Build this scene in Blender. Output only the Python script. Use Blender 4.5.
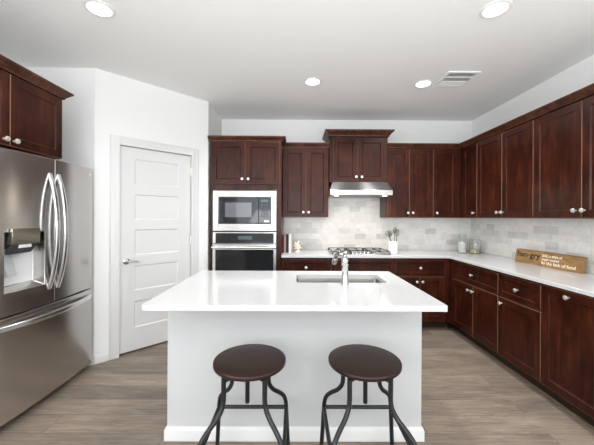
import bpy, bmesh, math, random
from mathutils import Vector, Matrix

for o in list(bpy.data.objects):
    bpy.data.objects.remove(o)
SC = bpy.context.scene
COL = SC.collection
R = math.radians
PI = math.pi

# ------------------------------------------------------------------ camera
CAM_H, YAW, ROLL, FPX = 1.3732, 0.0048, 0.0052, 300.64
cam = bpy.data.cameras.new('camera')
cam.sensor_fit = 'HORIZONTAL'
cam.sensor_width = 36.0
cam.lens = 36.0 * FPX / 594
cam.shift_x = 0.0
cam.shift_y = -(222.5 - 217.05) / 594
cam.clip_start = 0.05
co = bpy.data.objects.new('camera', cam)
COL.objects.link(co)
fw = Vector((math.sin(YAW), math.cos(YAW), 0))
rt = Vector((math.cos(YAW), -math.sin(YAW), 0))
up = Vector((0, 0, 1))
rt2 = rt * math.cos(ROLL) + up * math.sin(ROLL)      # the picture leans a touch clockwise
up2 = -rt * math.sin(ROLL) + up * math.cos(ROLL)
m = Matrix.Identity(4)
for i in range(3):
    m[i][0], m[i][1], m[i][2] = rt2[i], up2[i], -fw[i]
m[2][3] = CAM_H
co.matrix_world = m
SC.camera = co

# ------------------------------------------------------------------ world, lights, exposure
SC.view_settings.view_transform = 'Standard'
SC.view_settings.look = 'None'
SC.view_settings.gamma = 1.0
SC.view_settings.use_curve_mapping = False
SC.view_settings.exposure = 0.0
try:
    SC.cycles.use_denoising = True
    SC.cycles.max_bounces = 10
    SC.cycles.diffuse_bounces = 6
    SC.cycles.sample_clamp_indirect = 6.0
except Exception:
    pass
W = bpy.data.worlds.new('world')
SC.world = W
W.use_nodes = True
W.node_tree.nodes['Background'].inputs['Color'].default_value = (0.86, 0.93, 1.0, 1)
W.node_tree.nodes['Background'].inputs['Strength'].default_value = 1.6


def area(name, loc, rot, sx, sy, power, color=(1, 1, 1), shape='RECTANGLE', spread=None):
    l = bpy.data.lights.new(name, 'AREA')
    l.shape = shape
    l.size = sx
    l.size_y = sy
    l.energy = power
    l.color = color
    if spread:
        l.spread = spread
    o = bpy.data.objects.new(name, l)
    COL.objects.link(o)
    o.location = loc
    o.rotation_euler = rot
    return o


REAR = -3.6
LP = dict(win=26, up_far=10, up_near=105, side=80, side_r=10, lamp_front=4, lamp_back=17, rest=2)
# daylight through the two big windows of the living room behind the camera
for wx in (-1.25, 1.15):
    area('window_daylight', (wx, REAR - 0.05, 1.65), (R(90), 0, 0), 1.7, 1.4, LP['win'], (0.93, 0.97, 1.0))
# added fill lights in front of the solid side walls, out of view
area('patio_daylight', (-2.54, -1.5, 1.75), (R(90), 0, R(-90)), 2.6, 1.2, LP['side'], (0.93, 0.97, 1.0))
area('patio_daylight', (2.46, -1.3, 1.75), (R(90), 0, R(90)), 2.4, 1.2, LP['side_r'], (0.93, 0.97, 1.0))
# added, unseen uplights behind the camera to brighten the ceiling
area('uplight', (0.0, -2.2, 0.9), (R(180 - 28), 0, 0), 3.0, 1.6, LP['up_far'], (0.93, 0.97, 1.0))
area('uplight', (0.35, -1.0, 1.4), (R(180 - 14), 0, 0), 3.0, 1.4, LP['up_near'], (0.93, 0.97, 1.0))
# ceiling lamps (the four in view, then added unseen ones behind the camera)
LAMPS = [(-1.302, 1.992), (1.303, 1.965), (0.166, 3.037), (1.298, 3.066)]
REST = [(-1.3, -0.2), (1.3, -0.2), (0.0, -1.5)]
for lx, ly in LAMPS:
    area('lamp_light', (lx, ly, 2.728), (0, 0, 0), 0.14, 0.14, LP['lamp_back' if ly > 3 else 'lamp_front'], (0.97, 0.98, 1.0), 'DISK', R(140))
for lx, ly in REST:
    area('lamp_light', (lx, ly, 2.728), (0, 0, 0), 0.16, 0.16, LP['rest'], (0.97, 0.98, 1.0), 'DISK', R(140))


# ------------------------------------------------------------------ materials
def mat(name, col=(0.8, 0.8, 0.8), rough=0.5, metal=0.0, spec=0.5, emit=None, es=0.0, coat=0.0, trans=0.0, ior=1.45):
    mm = bpy.data.materials.new(name)
    mm.use_nodes = True
    b = mm.node_tree.nodes['Principled BSDF']
    b.inputs['Base Color'].default_value = (*col, 1)
    b.inputs['Roughness'].default_value = rough
    b.inputs['Metallic'].default_value = metal
    b.inputs['Specular IOR Level'].default_value = spec
    b.inputs['Coat Weight'].default_value = coat
    b.inputs['Coat Roughness'].default_value = 0.08
    b.inputs['Transmission Weight'].default_value = trans
    b.inputs['IOR'].default_value = ior
    if emit:
        b.inputs['Emission Color'].default_value = (*emit, 1)
        b.inputs['Emission Strength'].default_value = es
    return mm


class NT:
    def __init__(s, mm):
        s.t = mm.node_tree
        s.n = s.t.nodes
        s.b = s.n['Principled BSDF']

    def add(s, kind, **kw):
        nd = s.n.new(kind)
        for k, v in kw.items():
            if k in nd.inputs.keys():
                nd.inputs[k].default_value = v
            else:
                setattr(nd, k, v)
        return nd

    def link(s, a, b):
        s.t.links.new(a, b)

    def ramp(s, src, stops):
        r = s.n.new('ShaderNodeValToRGB')
        e = r.color_ramp.elements
        while len(e) < len(stops):
            e.new(0.5)
        for i, (p, c) in enumerate(stops):
            e[i].position = p
            e[i].color = (*c, 1) if len(c) == 3 else c
        s.link(src, r.inputs['Fac'])
        return r.outputs['Color']

    def coords(s, scale=(1, 1, 1), rot=(0, 0, 0), loc=(0, 0, 0), kind='Object', jitter=False):
        tc = s.n.new('ShaderNodeTexCoord')
        mp = s.n.new('ShaderNodeMapping')
        mp.inputs['Scale'].default_value = scale
        mp.inputs['Rotation'].default_value = rot
        mp.inputs['Location'].default_value = loc
        src = tc.outputs[kind]
        if jitter:
            oi = s.n.new('ShaderNodeObjectInfo')
            ad = s.n.new('ShaderNodeVectorMath')
            ad.operation = 'ADD'
            mu = s.n.new('ShaderNodeVectorMath')
            mu.operation = 'SCALE'
            cb = s.n.new('ShaderNodeCombineXYZ')
            for k in range(3):
                s.link(oi.outputs['Random'], cb.inputs[k])
            s.link(cb.outputs[0], mu.inputs[0])
            mu.inputs['Scale'].default_value = 13.0
            s.link(src, ad.inputs[0])
            s.link(mu.outputs[0], ad.inputs[1])
            src = ad.outputs[0]
        s.link(src, mp.inputs['Vector'])
        return mp.outputs[0]

    def noise(s, vec, scale, detail=4, rough=0.6, dist=0.0):
        nn = s.add('ShaderNodeTexNoise', Scale=scale, Detail=detail, Roughness=rough, Distortion=dist)
        s.link(vec, nn.inputs['Vector'])
        return nn.outputs['Fac']

    def bump(s, height, strength=0.1, dist=0.01):
        bb = s.add('ShaderNodeBump', Strength=strength, Distance=dist)
        s.link(height, bb.inputs['Height'])
        s.link(bb.outputs[0], s.b.inputs['Normal'])

    def mix(s, fac, a, b, mode='MIX'):
        mx = s.n.new('ShaderNodeMix')
        mx.data_type = 'RGBA'
        mx.blend_type = mode
        for key, v in ((0, fac), (6, a), (7, b)):
            if hasattr(v, 'links'):
                s.link(v, mx.inputs[key])
            else:
                mx.inputs[key].default_value = v if not isinstance(v, tuple) or len(v) == 4 else (*v, 1)
        return mx.outputs[2]


def plaster(name, col, bump, scale, rough=0.75):
    mm = mat(name, col, rough, spec=0.25)
    t = NT(mm)
    v = t.coords(kind='Object')
    t.bump(t.noise(v, scale, 3, 0.55), bump, 0.004)
    return mm


def wood_cabinet(name='cherry_stained_wood', gain=(1.0, 1.0, 1.0)):
    mm = mat(name, (0.05, 0.015, 0.009), 0.3, spec=0.24)
    t = NT(mm)
    v = t.coords((14, 14, 1.3), jitter=True)
    f = t.noise(v, 2.4, 6, 0.62, 0.6)
    v2 = t.coords((2.2, 2.2, 1.1), jitter=True)
    g = t.noise(v2, 3.2, 4, 0.6, 0.8)
    a = t.ramp(f, [(0.28, (0.020, 0.0044, 0.0022)), (0.55, (0.046, 0.0105, 0.0050)), (0.78, (0.082, 0.0205, 0.0092))])
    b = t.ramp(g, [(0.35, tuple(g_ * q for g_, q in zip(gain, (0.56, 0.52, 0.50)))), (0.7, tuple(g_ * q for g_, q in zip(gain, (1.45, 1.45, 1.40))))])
    c = t.mix(1.0, a, b, 'MULTIPLY')
    t.link(c, t.b.inputs['Base Color'])
    t.b.inputs['Roughness'].default_value = 0.30
    return mm


def wood_seat():
    mm = mat('walnut_seat_wood', (0.04, 0.02, 0.013), 0.3, spec=0.4, coat=0.1)
    t = NT(mm)
    v = t.coords((2.0, 22, 22), jitter=True)
    f = t.noise(v, 2.0, 6, 0.6, 0.5)
    t.link(t.ramp(f, [(0.3, (0.012, 0.0045, 0.0032)), (0.6, (0.028, 0.0100, 0.0065)), (0.8, (0.055, 0.019, 0.011))]), t.b.inputs['Base Color'])
    t.b.inputs['Coat Roughness'].default_value = 0.25
    t.b.inputs['Roughness'].default_value = 0.35
    return mm


def floor_mat():
    mm = mat('grey_oak_planks', (0.3, 0.25, 0.2), 0.42, spec=0.4)
    t = NT(mm)
    v = t.coords((1, 1, 1), loc=(0.37, 0.05, 0))
    br = t.add('ShaderNodeTexBrick', Scale=1.0)
    br.offset = 0.37
    br.inputs['Color1'].default_value = (0, 0, 0, 1)
    br.inputs['Color2'].default_value = (1, 1, 1, 1)
    br.inputs['Mortar'].default_value = (0.5, 0.5, 0.5, 1)
    br.inputs['Mortar Size'].default_value = 0.0012
    br.inputs['Mortar Smooth'].default_value = 0.1
    br.inputs['Brick Width'].default_value = 1.22
    br.inputs['Row Height'].default_value = 0.178
    t.link(v, br.inputs['Vector'])
    # each plank shifts its own grain
    sc = t.n.new('ShaderNodeVectorMath')
    sc.operation = 'SCALE'
    sc.inputs['Scale'].default_value = 7.0
    t.link(br.outputs['Color'], sc.inputs[0])
    ad = t.n.new('ShaderNodeVectorMath')
    ad.operation = 'ADD'
    t.link(t.coords((1.6, 24, 1)), ad.inputs[0])
    t.link(sc.outputs[0], ad.inputs[1])
    f = t.noise(ad.outputs[0], 2.6, 10, 0.74, 0.9)
    ad2 = t.n.new('ShaderNodeVectorMath')
    ad2.operation = 'ADD'
    t.link(t.coords((0.9, 4.5, 1)), ad2.inputs[0])
    t.link(sc.outputs[0], ad2.inputs[1])
    g = t.noise(ad2.outputs[0], 1.5, 4, 0.55, 0.8)
    a = t.ramp(f, [(0.28, (0.130, 0.098, 0.074)), (0.5, (0.240, 0.194, 0.154)), (0.74, (0.360, 0.302, 0.248))])
    b = t.ramp(g, [(0.3, (0.74, 0.73, 0.73)), (0.7, (1.18, 1.18, 1.17))])
    c = t.mix(1.0, a, b, 'MULTIPLY')
    p = t.ramp(br.outputs['Color'], [(0.0, (0.84, 0.84, 0.85)), (1.0, (1.14, 1.12, 1.10))])
    c = t.mix(1.0, c, p, 'MULTIPLY')
    c = t.mix(br.outputs['Fac'], c, (0.11, 0.085, 0.065))
    t.link(c, t.b.inputs['Base Color'])
    t.bump(f, 0.12, 0.002)
    return mm


def tile_vec(t, side):
    tc = t.n.new('ShaderNodeTexCoord')
    sp = t.n.new('ShaderNodeSeparateXYZ')
    cb = t.n.new('ShaderNodeCombineXYZ')
    t.link(tc.outputs['Object'], sp.inputs[0])
    t.link(sp.outputs['X' if side == 'back' else 'Y'], cb.inputs['X'])
    ad = t.n.new('ShaderNodeMath')
    ad.operation = 'SUBTRACT'
    ad.inputs[1].default_value = 0.9155
    t.link(sp.outputs['Z'], ad.inputs[0])
    t.link(ad.outputs[0], cb.inputs['Y'])
    return cb.outputs[0]


def tile_mat(name, rot):
    mm = mat(name, (0.75, 0.72, 0.68), 0.28, spec=0.5)
    t = NT(mm)
    v = tile_vec(t, rot)
    br = t.add('ShaderNodeTexBrick', Scale=1.0)
    br.offset = 0.5
    br.inputs['Color1'].default_value = (0, 0, 0, 1)
    br.inputs['Color2'].default_value = (1, 1, 1, 1)
    br.inputs['Mortar'].default_value = (0.5, 0.5, 0.5, 1)
    br.inputs['Mortar Size'].default_value = 0.0014
    br.inputs['Mortar Smooth'].default_value = 0.1
    br.inputs['Brick Width'].default_value = 0.152
    br.inputs['Row Height'].default_value = 0.0762
    t.link(v, br.inputs['Vector'])
    sc = t.n.new('ShaderNodeVectorMath')
    sc.operation = 'SCALE'
    sc.inputs['Scale'].default_value = 9.0
    t.link(br.outputs['Color'], sc.inputs[0])
    ad = t.n.new('ShaderNodeVectorMath')
    ad.operation = 'ADD'
    t.link(v, ad.inputs[0])
    t.link(sc.outputs[0], ad.inputs[1])
    f = t.noise(ad.outputs[0], 9, 5, 0.6, 1.2)
    tone = t.ramp(br.outputs['Color'], [(0.0, (0.64, 0.625, 0.605)), (0.10, (0.69, 0.675, 0.655)), (0.28, (0.80, 0.78, 0.75)), (1.0, (0.88, 0.86, 0.83))])
    vein = t.ramp(f, [(0.3, (0.88, 0.88, 0.88)), (0.55, (1, 1, 1)), (0.75, (1.03, 1.02, 1.0))])
    c = t.mix(1.0, tone, vein, 'MULTIPLY')
    c = t.mix(br.outputs['Fac'], c, (0.74, 0.72, 0.69))
    t.link(c, t.b.inputs['Base Color'])
    inv = t.ramp(br.outputs['Fac'], [(0.0, (1, 1, 1)), (1.0, (0, 0, 0))])
    t.bump(inv, 0.25, 0.0015)
    return mm


def quartz():
    mm = mat('white_quartz', (0.86, 0.855, 0.84), 0.12, spec=0.5)
    t = NT(mm)
    f = t.noise(t.coords(), 160, 2, 0.5)
    t.link(t.ramp(f, [(0.3, (0.55, 0.55, 0.545)), (0.55, (0.61, 0.61, 0.605))]), t.b.inputs['Base Color'])
    return mm


def steel(name, col=(0.62, 0.60, 0.58), rough=0.22, axis='Z', aniso=0.75):
    """brushed along the horizontal: reflections stretch up and down"""
    mm = mat(name, col, rough, 1.0)
    t = NT(mm)
    v = t.coords((0.6, 0.6, 260.0) if axis == 'Z' else (260.0, 0.6, 0.6))
    f = t.noise(v, 1.5, 2, 0.5)
    t.link(t.ramp(f, [(0.3, tuple(c * 0.97 for c in col)), (0.7, tuple(c * 1.03 for c in col))]), t.b.inputs['Base Color'])
    tg = t.add('ShaderNodeTangent', direction_type='RADIAL', axis='Z')
    t.link(tg.outputs[0], t.b.inputs['Tangent'])
    t.b.inputs['Anisotropic'].default_value = aniso
    t.b.inputs['Anisotropic Rotation'].default_value = 0.25
    return mm


def bark_sign():
    mm = mat('golden_stained_pine', (0.4, 0.22, 0.08), 0.5)
    t = NT(mm)
    f = t.noise(t.coords((1.6, 14, 14)), 5, 6, 0.65, 0.8)
    t.link(t.ramp(f, [(0.25, (0.13, 0.060, 0.018)), (0.5, (0.27, 0.150, 0.052)), (0.75, (0.42, 0.26, 0.105))]), t.b.inputs['Base Color'])
    return mm


M = dict(
    wall=plaster('wall_paint', (0.85, 0.85, 0.845), 0.05, 160),
    ceil=plaster('ceiling_texture_paint', (0.93, 0.93, 0.92), 0.25, 70, 0.85),
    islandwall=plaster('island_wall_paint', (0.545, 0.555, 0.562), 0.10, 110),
    trim=mat('white_trim_paint', (0.72, 0.72, 0.715), 0.35),
    door=mat('white_door_paint', (0.70, 0.70, 0.695), 0.38),
    wood=wood_cabinet(), crownwood=wood_cabinet('crown_stained_wood', (1.9, 2.9, 3.2)), seat=wood_seat(), floor=floor_mat(),  # crown: lighter copy of the wood, ceiling sheen put into its colour
    tileb=tile_mat('marble_tile_back', 'back'),
    tiler=tile_mat('marble_tile_right', 'right'),
    quartz=quartz(),
    steel=steel('brushed_steel'), steel2=steel('appliance_steel', (0.42, 0.41, 0.40), 0.28), steelh=steel('satin_steel_handle', (0.70, 0.70, 0.70), 0.2, 'Z', 0.0),
    sinksteel=steel('sink_steel', (0.34, 0.33, 0.31), 0.34, 'X', 0.3),
    chrome=mat('chrome', (0.62, 0.62, 0.62), 0.07, 1.0),
    nickel=mat('satin_nickel', (0.86, 0.84, 0.80), 0.32, 0.85),
    black=mat('black_metal', (0.012, 0.012, 0.013), 0.38, spec=0.5),
    iron=mat('cast_iron', (0.045, 0.043, 0.042), 0.45),
    rubber=mat('black_rubber', (0.01, 0.01, 0.01), 0.7),
    glassblack=mat('black_glass', (0.012, 0.013, 0.015), 0.05, spec=0.4),
    windowgrey=mat('grey_door_glass', (0.13, 0.14, 0.15), 0.06, spec=0.6),  # microwave window, grey of its reflection painted into the glass
    plastic_dark=mat('dark_grey_plastic', (0.05, 0.052, 0.055), 0.35),
    plastic_grey=mat('grey_plastic', (0.42, 0.43, 0.44), 0.35),
    plastic_white=mat('pale_plastic', (0.75, 0.76, 0.77), 0.3),
    display=mat('dim_display', (0.02, 0.03, 0.035), 0.1, emit=(0.5, 0.75, 0.85), es=0.12),
    glass=mat('clear_glass', (0.97, 1.0, 0.98), 0.02, trans=1.0, ior=1.45),
    flour=mat('white_flour', (0.82, 0.80, 0.74), 0.9),
    oats=mat('tan_oats', (0.55, 0.46, 0.30), 0.9),
    ceramic=mat('white_ceramic', (0.82, 0.79, 0.77), 0.25),
    lamp=mat('lamp_diffuser', (0.9, 0.9, 0.9), 0.4, emit=(1.0, 0.97, 0.93), es=4.0),
    hoodlamp=mat('hood_lamp_lens', (0.9, 0.9, 0.85), 0.3, emit=(1.0, 0.9, 0.7), es=4.0),
    sign=bark_sign(),
    ink=mat('black_ink', (0.02, 0.013, 0.008), 0.6), paint=mat('cream_paint', (0.80, 0.74, 0.60), 0.6),
    dispglass=mat('dispenser_control_glass', (0.40, 0.37, 0.29), 0.14, 0.85),  # olive-beige reflection put into the panel's base colour
    dark=mat('vent_shadow_metal', (0.38, 0.38, 0.375), 0.6),
    vent=mat('white_vent_enamel', (0.88, 0.88, 0.87), 0.4),
    woodedge=mat('rubbed_cherry_edge', (0.22, 0.105, 0.062), 0.3, spec=0.4),  # lighter edge colour, mostly the light that door edges catch, painted in
    toe=mat('toe_kick_brown', (0.022, 0.010, 0.007), 0.5),
    shoe=mat('shoe_moulding_brown', (0.14, 0.095, 0.065), 0.5),
    utensil=mat('grey_green_silicone', (0.17, 0.18, 0.145), 0.55),
    utensil2=mat('dark_grey_nylon', (0.09, 0.092, 0.085), 0.45),
    maroon=mat('maroon_cloth', (0.11, 0.022, 0.025), 0.7), pink=mat('dusty_pink_paper', (0.42, 0.25, 0.22), 0.7),
    bookblack=mat('black_cloth', (0.015, 0.013, 0.015), 0.6), bookwhite=mat('white_board', (0.72, 0.72, 0.70), 0.6),
    booktan=mat('tan_board', (0.50, 0.40, 0.30), 0.6), paper=mat('page_paper', (0.75, 0.70, 0.60), 0.8),
    petal=mat('cream_petals', (0.82, 0.74, 0.62), 0.8), pod=mat('brown_pods', (0.10, 0.06, 0.03), 0.7),
)


# ------------------------------------------------------------------ mesh builder
class MB:
    def __init__(s):
        s.bm = bmesh.new()

    def face(s, pts):
        return s.bm.faces.new([s.bm.verts.new(p) for p in pts])

    def box(s, x0, x1, y0, y1, z0, z1):
        v = [s.bm.verts.new((x, y, z)) for x in (x0, x1) for y in (y0, y1) for z in (z0, z1)]
        for q in ((0, 1, 3, 2), (4, 6, 7, 5), (0, 4, 5, 1), (2, 3, 7, 6), (0, 2, 6, 4), (1, 5, 7, 3)):
            s.bm.faces.new([v[i] for i in q])
        return s

    def prism(s, poly, a0, a1, axis='z'):
        """poly: 2-D outline; extruded along axis"""
        def P(p, a):
            return {'z': (p[0], p[1], a), 'y': (p[0], a, p[1]), 'x': (a, p[0], p[1])}[axis]
        lo = [s.bm.verts.new(P(p, a0)) for p in poly]
        hi = [s.bm.verts.new(P(p, a1)) for p in poly]
        n = len(poly)
        s.bm.faces.new(lo)
        s.bm.faces.new(hi)
        for i in range(n):
            s.bm.faces.new((lo[i], lo[(i + 1) % n], hi[(i + 1) % n], hi[i]))
        return s

    def rings(s, rings, cap0=True, cap1=True, closed=True):
        R_ = [[s.bm.verts.new(p) for p in r] for r in rings]
        n = len(R_[0])
        for a, b in zip(R_, R_[1:]):
            for i in range(n if closed else n - 1):
                s.bm.faces.new((a[i], a[(i + 1) % n], b[(i + 1) % n], b[i]))
        if cap0:
            s.bm.faces.new(R_[0])
        if cap1:
            s.bm.faces.new(R_[-1])
        return s

    def lathe(s, prof, c=(0, 0, 0), seg=24, axis='z', cap0=True, cap1=True):
        rs = []
        for r, h in prof:
            ring = []
            for k in range(seg):
                a = 2 * PI * k / seg
                x, y = r * math.cos(a), r * math.sin(a)
                p = {'z': (x, y, h), 'y': (x, h, y), 'x': (h, x, y)}[axis]
                ring.append((p[0] + c[0], p[1] + c[1], p[2] + c[2]))
            rs.append(ring)
        return s.rings(rs, cap0, cap1)

    def tube(s, pts, r, seg=10, sect=None, cap=True):
        """sweep a round (or given) section along pts; r may be a list"""
        pts = [Vector(p) for p in pts]
        n = len(pts)
        tang = []
        for i in range(n):
            d = pts[min(i + 1, n - 1)] - pts[max(i - 1, 0)]
            tang.append(d.normalized())
        ref = Vector((0, 0, 1)) if abs(tang[0].z) < 0.9 else Vector((0, 1, 0))
        u = (ref - tang[0] * ref.dot(tang[0])).normalized()
        rs = []
        for i in range(n):
            t = tang[i]
            u = (u - t * u.dot(t)).normalized()
            w = t.cross(u)
            rr = r[i] if isinstance(r, (list, tuple)) else r
            sc = sect or [(math.cos(2 * PI * k / seg), math.sin(2 * PI * k / seg)) for k in range(seg)]
            rs.append([pts[i] + u * (a * rr) + w * (b * rr) for a, b in sc])
        return s.rings(rs, cap, cap)

    def sweep(s, path, prof):
        """mitred moulding: path 2-D left to right, prof (out, z) outline"""
        n = len(path)
        nr = []
        for i in range(n):
            ns = []
            for a, b in ((i - 1, i), (i, i + 1)):
                if a >= 0 and b < n:
                    d = (Vector(path[b]) - Vector(path[a])).normalized()
                    ns.append(Vector((d.y, -d.x)))
            if len(ns) == 1:
                nr.append(ns[0])
            else:
                mm = (ns[0] + ns[1]).normalized()
                nr.append(mm / mm.dot(ns[0]))
        rs = [[(path[i][0] + nr[i].x * o, path[i][1] + nr[i].y * o, z) for o, z in prof] for i in range(n)]
        return s.rings(rs)

    def panelled(s, x0, x1, z0, z1, px0, px1, panels, t=0.02, sl=0.009, dp=0.008, y=0.0):
        """door leaf, front at y, thickness t to +y, with recessed panels (z ranges)"""
        zs = sorted({z0, z1, *[q for p in panels for q in p]})
        xs = [x0, px0, px1, x1]
        V = {(i, k): s.bm.verts.new((xs[i], y, zs[k])) for i in range(4) for k in range(len(zs))}
        holes = []
        for k in range(len(zs) - 1):
            for i in range(3):
                if i == 1 and any(abs(zs[k] - p[0]) < 1e-6 for p in panels):
                    holes.append(k)
                    continue
                s.bm.faces.new((V[i, k], V[i + 1, k], V[i + 1, k + 1], V[i, k + 1]))
        for k in holes:
            o = [V[1, k], V[2, k], V[2, k + 1], V[1, k + 1]]
            a, b, c, d = px0 + sl, px1 - sl, zs[k] + sl, zs[k + 1] - sl
            q = [s.bm.verts.new(p) for p in ((a, y + dp, c), (b, y + dp, c), (b, y + dp, d), (a, y + dp, d))]
            for i in range(4):
                s.bm.faces.new((o[i], o[(i + 1) % 4], q[(i + 1) % 4], q[i]))
            s.bm.faces.new(q)
        K = len(zs)
        loop = [V[i, 0] for i in range(4)] + [V[3, k] for k in range(1, K)] + [V[i, K - 1] for i in (2, 1, 0)] + [V[0, k] for k in range(K - 2, 0, -1)]
        back = [s.bm.verts.new((v.co.x, y + t, v.co.z)) for v in loop]
        n = len(loop)
        for i in range(n):
            s.bm.faces.new((loop[i], loop[(i + 1) % n], back[(i + 1) % n], back[i]))
        s.bm.faces.new(back)
        return s

    def slab(s, outer, holes, z0, z1):
        """plate with holes (2-D loops)"""
        loops = [outer] + holes
        edges = []
        rims = []
        for lp in loops:
            vs = [s.bm.verts.new((p[0], p[1], z1)) for p in lp]
            rims.append(vs)
            edges += [s.bm.edges.new((vs[i], vs[(i + 1) % len(vs)])) for i in range(len(vs))]
        g = bmesh.ops.triangle_fill(s.bm, use_beauty=True, edges=edges)
        fs = [f for f in g['geom'] if isinstance(f, bmesh.types.BMFace)]
        low = {}
        for vs in rims:
            for v in vs:
                low[v] = s.bm.verts.new((v.co.x, v.co.y, z0))
        for f in fs:
            s.bm.faces.new([low[v] for v in reversed(f.verts[:])])
        for vs in rims:
            n = len(vs)
            for i in range(n):
                s.bm.faces.new((vs[i], vs[(i + 1) % n], low[vs[(i + 1) % n]], low[vs[i]]))
        return s

    def build(s, name, mt, parent=None, bevel=0.0, smooth=True, loc=None, rot=None, seg=2, ang=38, worn=None):
        bmesh.ops.recalc_face_normals(s.bm, faces=s.bm.faces[:])
        me = bpy.data.meshes.new(name)
        s.bm.to_mesh(me)
        s.bm.free()
        me.materials.append(mt)
        if smooth:
            for p in me.polygons:
                p.use_smooth = True
            me.set_sharp_from_angle(angle=R(ang))
        o = bpy.data.objects.new(name, me)
        COL.objects.link(o)
        if parent:
            o.parent = parent
        if loc:
            o.location = loc
        if rot:
            o.rotation_euler = rot
        if bevel:
            bv = o.modifiers.new('bevel', 'BEVEL')
            bv.width = bevel
            bv.segments = seg
            bv.limit_method = 'ANGLE'
            bv.angle_limit = R(30)
            bv.harden_normals = False
            if worn:                                   # only the outer front edges are rounded, with a highlight painted on them
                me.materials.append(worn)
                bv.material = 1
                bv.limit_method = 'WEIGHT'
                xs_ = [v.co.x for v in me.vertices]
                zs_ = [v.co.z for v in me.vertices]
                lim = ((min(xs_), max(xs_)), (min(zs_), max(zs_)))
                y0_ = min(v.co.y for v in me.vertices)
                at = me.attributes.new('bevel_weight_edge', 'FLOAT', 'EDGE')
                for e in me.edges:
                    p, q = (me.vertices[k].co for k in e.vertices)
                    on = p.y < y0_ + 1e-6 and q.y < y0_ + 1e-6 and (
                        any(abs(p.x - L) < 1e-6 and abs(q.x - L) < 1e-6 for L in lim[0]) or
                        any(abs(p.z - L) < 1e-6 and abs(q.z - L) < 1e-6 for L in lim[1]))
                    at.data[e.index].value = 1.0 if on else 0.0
        return o


def rrect(x0, x1, y0, y1, r, n=5):
    out = []
    for cx, cy, a0 in ((x1 - r, y1 - r, 0), (x0 + r, y1 - r, 90), (x0 + r, y0 + r, 180), (x1 - r, y0 + r, 270)):
        for k in range(n + 1):
            a = R(a0 + 90 * k / n)
            out.append((cx + r * math.cos(a), cy + r * math.sin(a)))
    return out


def tag(o, label=None, cat=None, group=None, kind=None):
    if label:
        o['label'] = label
    if cat:
        o['category'] = cat
    if group:
        o['group'] = group
    if kind:
        o['kind'] = kind
    return o


def thing(name, label, cat, loc=(0, 0, 0), rz=0.0, group=None):
    o = bpy.data.objects.new(name, None)
    o.empty_display_size = 0.1
    COL.objects.link(o)
    o.location = loc
    o.rotation_euler = (0, 0, rz)
    return tag(o, label, cat, group)


def copy_tree(o, parent=None):
    c = o.copy()
    COL.objects.link(c)
    if parent:
        c.parent = parent
    for ch in list(o.children):
        copy_tree(ch, c)
    return c


def struct(o):
    o['kind'] = 'structure'
    return o


def smoothpath(pts, n=6):
    """Catmull-Rom through pts"""
    P = [Vector(p) for p in pts]
    P = [P[0] * 2 - P[1]] + P + [P[-1] * 2 - P[-2]]
    out = []
    for i in range(1, len(P) - 2):
        for k in range(n):
            t = k / n
            a, b, c, d = P[i - 1], P[i], P[i + 1], P[i + 2]
            out.append(0.5 * ((2 * b) + (c - a) * t + (2 * a - 5 * b + 4 * c - d) * t * t + (3 * b - a - 3 * c + d) * t ** 3))
    out.append(P[-2])
    return out


# ------------------------------------------------------------------ room shell
XW, YB, XL, CEIL = 2.482, 4.236, -2.56, 2.743
KX, KY, EX, EY = -1.8626, 2.7887, -1.0471, 3.5937
T = 0.12
struct(MB().box(XL - T, XW + T, REAR - T, YB + T, -0.1, 0.0).build('floor', M['floor'], smooth=False))
struct(MB().box(XL - T, XW + T, REAR - T, YB + T, CEIL, CEIL + 0.1).build('ceiling', M['ceil'], smooth=False))
wb = struct(MB().box(XL - T, XW + T, YB, YB + T, 0, CEIL).build('wall_back', M['wall'], smooth=False))
wr = struct(MB().box(XW, XW + T, REAR - T, YB, 0, CEIL).build('wall_right', M['wall'], smooth=False))
struct(MB().box(XL - T, XL, REAR - T, YB, 0, CEIL).build('wall_left', M['wall'], smooth=False))
# pantry box walls: behind the fridge, the diagonal wall with the door, and the return by the oven
struct(MB().prism([(XL, KY), (KX, KY), (KX - 0.0415, KY + 0.1), (XL, KY + 0.1)], 0, CEIL).build('wall_alcove', M['wall'], smooth=False))
struct(MB().prism([(EX, EY), (EX, YB), (EX - 0.1, YB), (EX - 0.1, EY + 0.0415)], 0, CEIL).build('wall_return', M['wall'], smooth=False))
DRZ = math.atan2(EY - KY, EX - KX)
DL = math.hypot(EX - KX, EY - KY)
wd = MB()
mt_ = 0.0415
DO0, DO1, DOT = 0.195, 0.953, 2.081
wd.prism([(0, 0), (DO0, 0), (DO0, 0.1), (mt_, 0.1)], 0, CEIL)
wd.prism([(DO1, 0), (DL, 0), (DL - mt_, 0.1), (DO1, 0.1)], 0, CEIL)
wd.box(DO0, DO1, 0, 0.1, DOT, CEIL)
struct(wd.build('wall_pantry', M['wall'], smooth=False, loc=(KX, KY, 0), rot=(0, 0, DRZ)))
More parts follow.
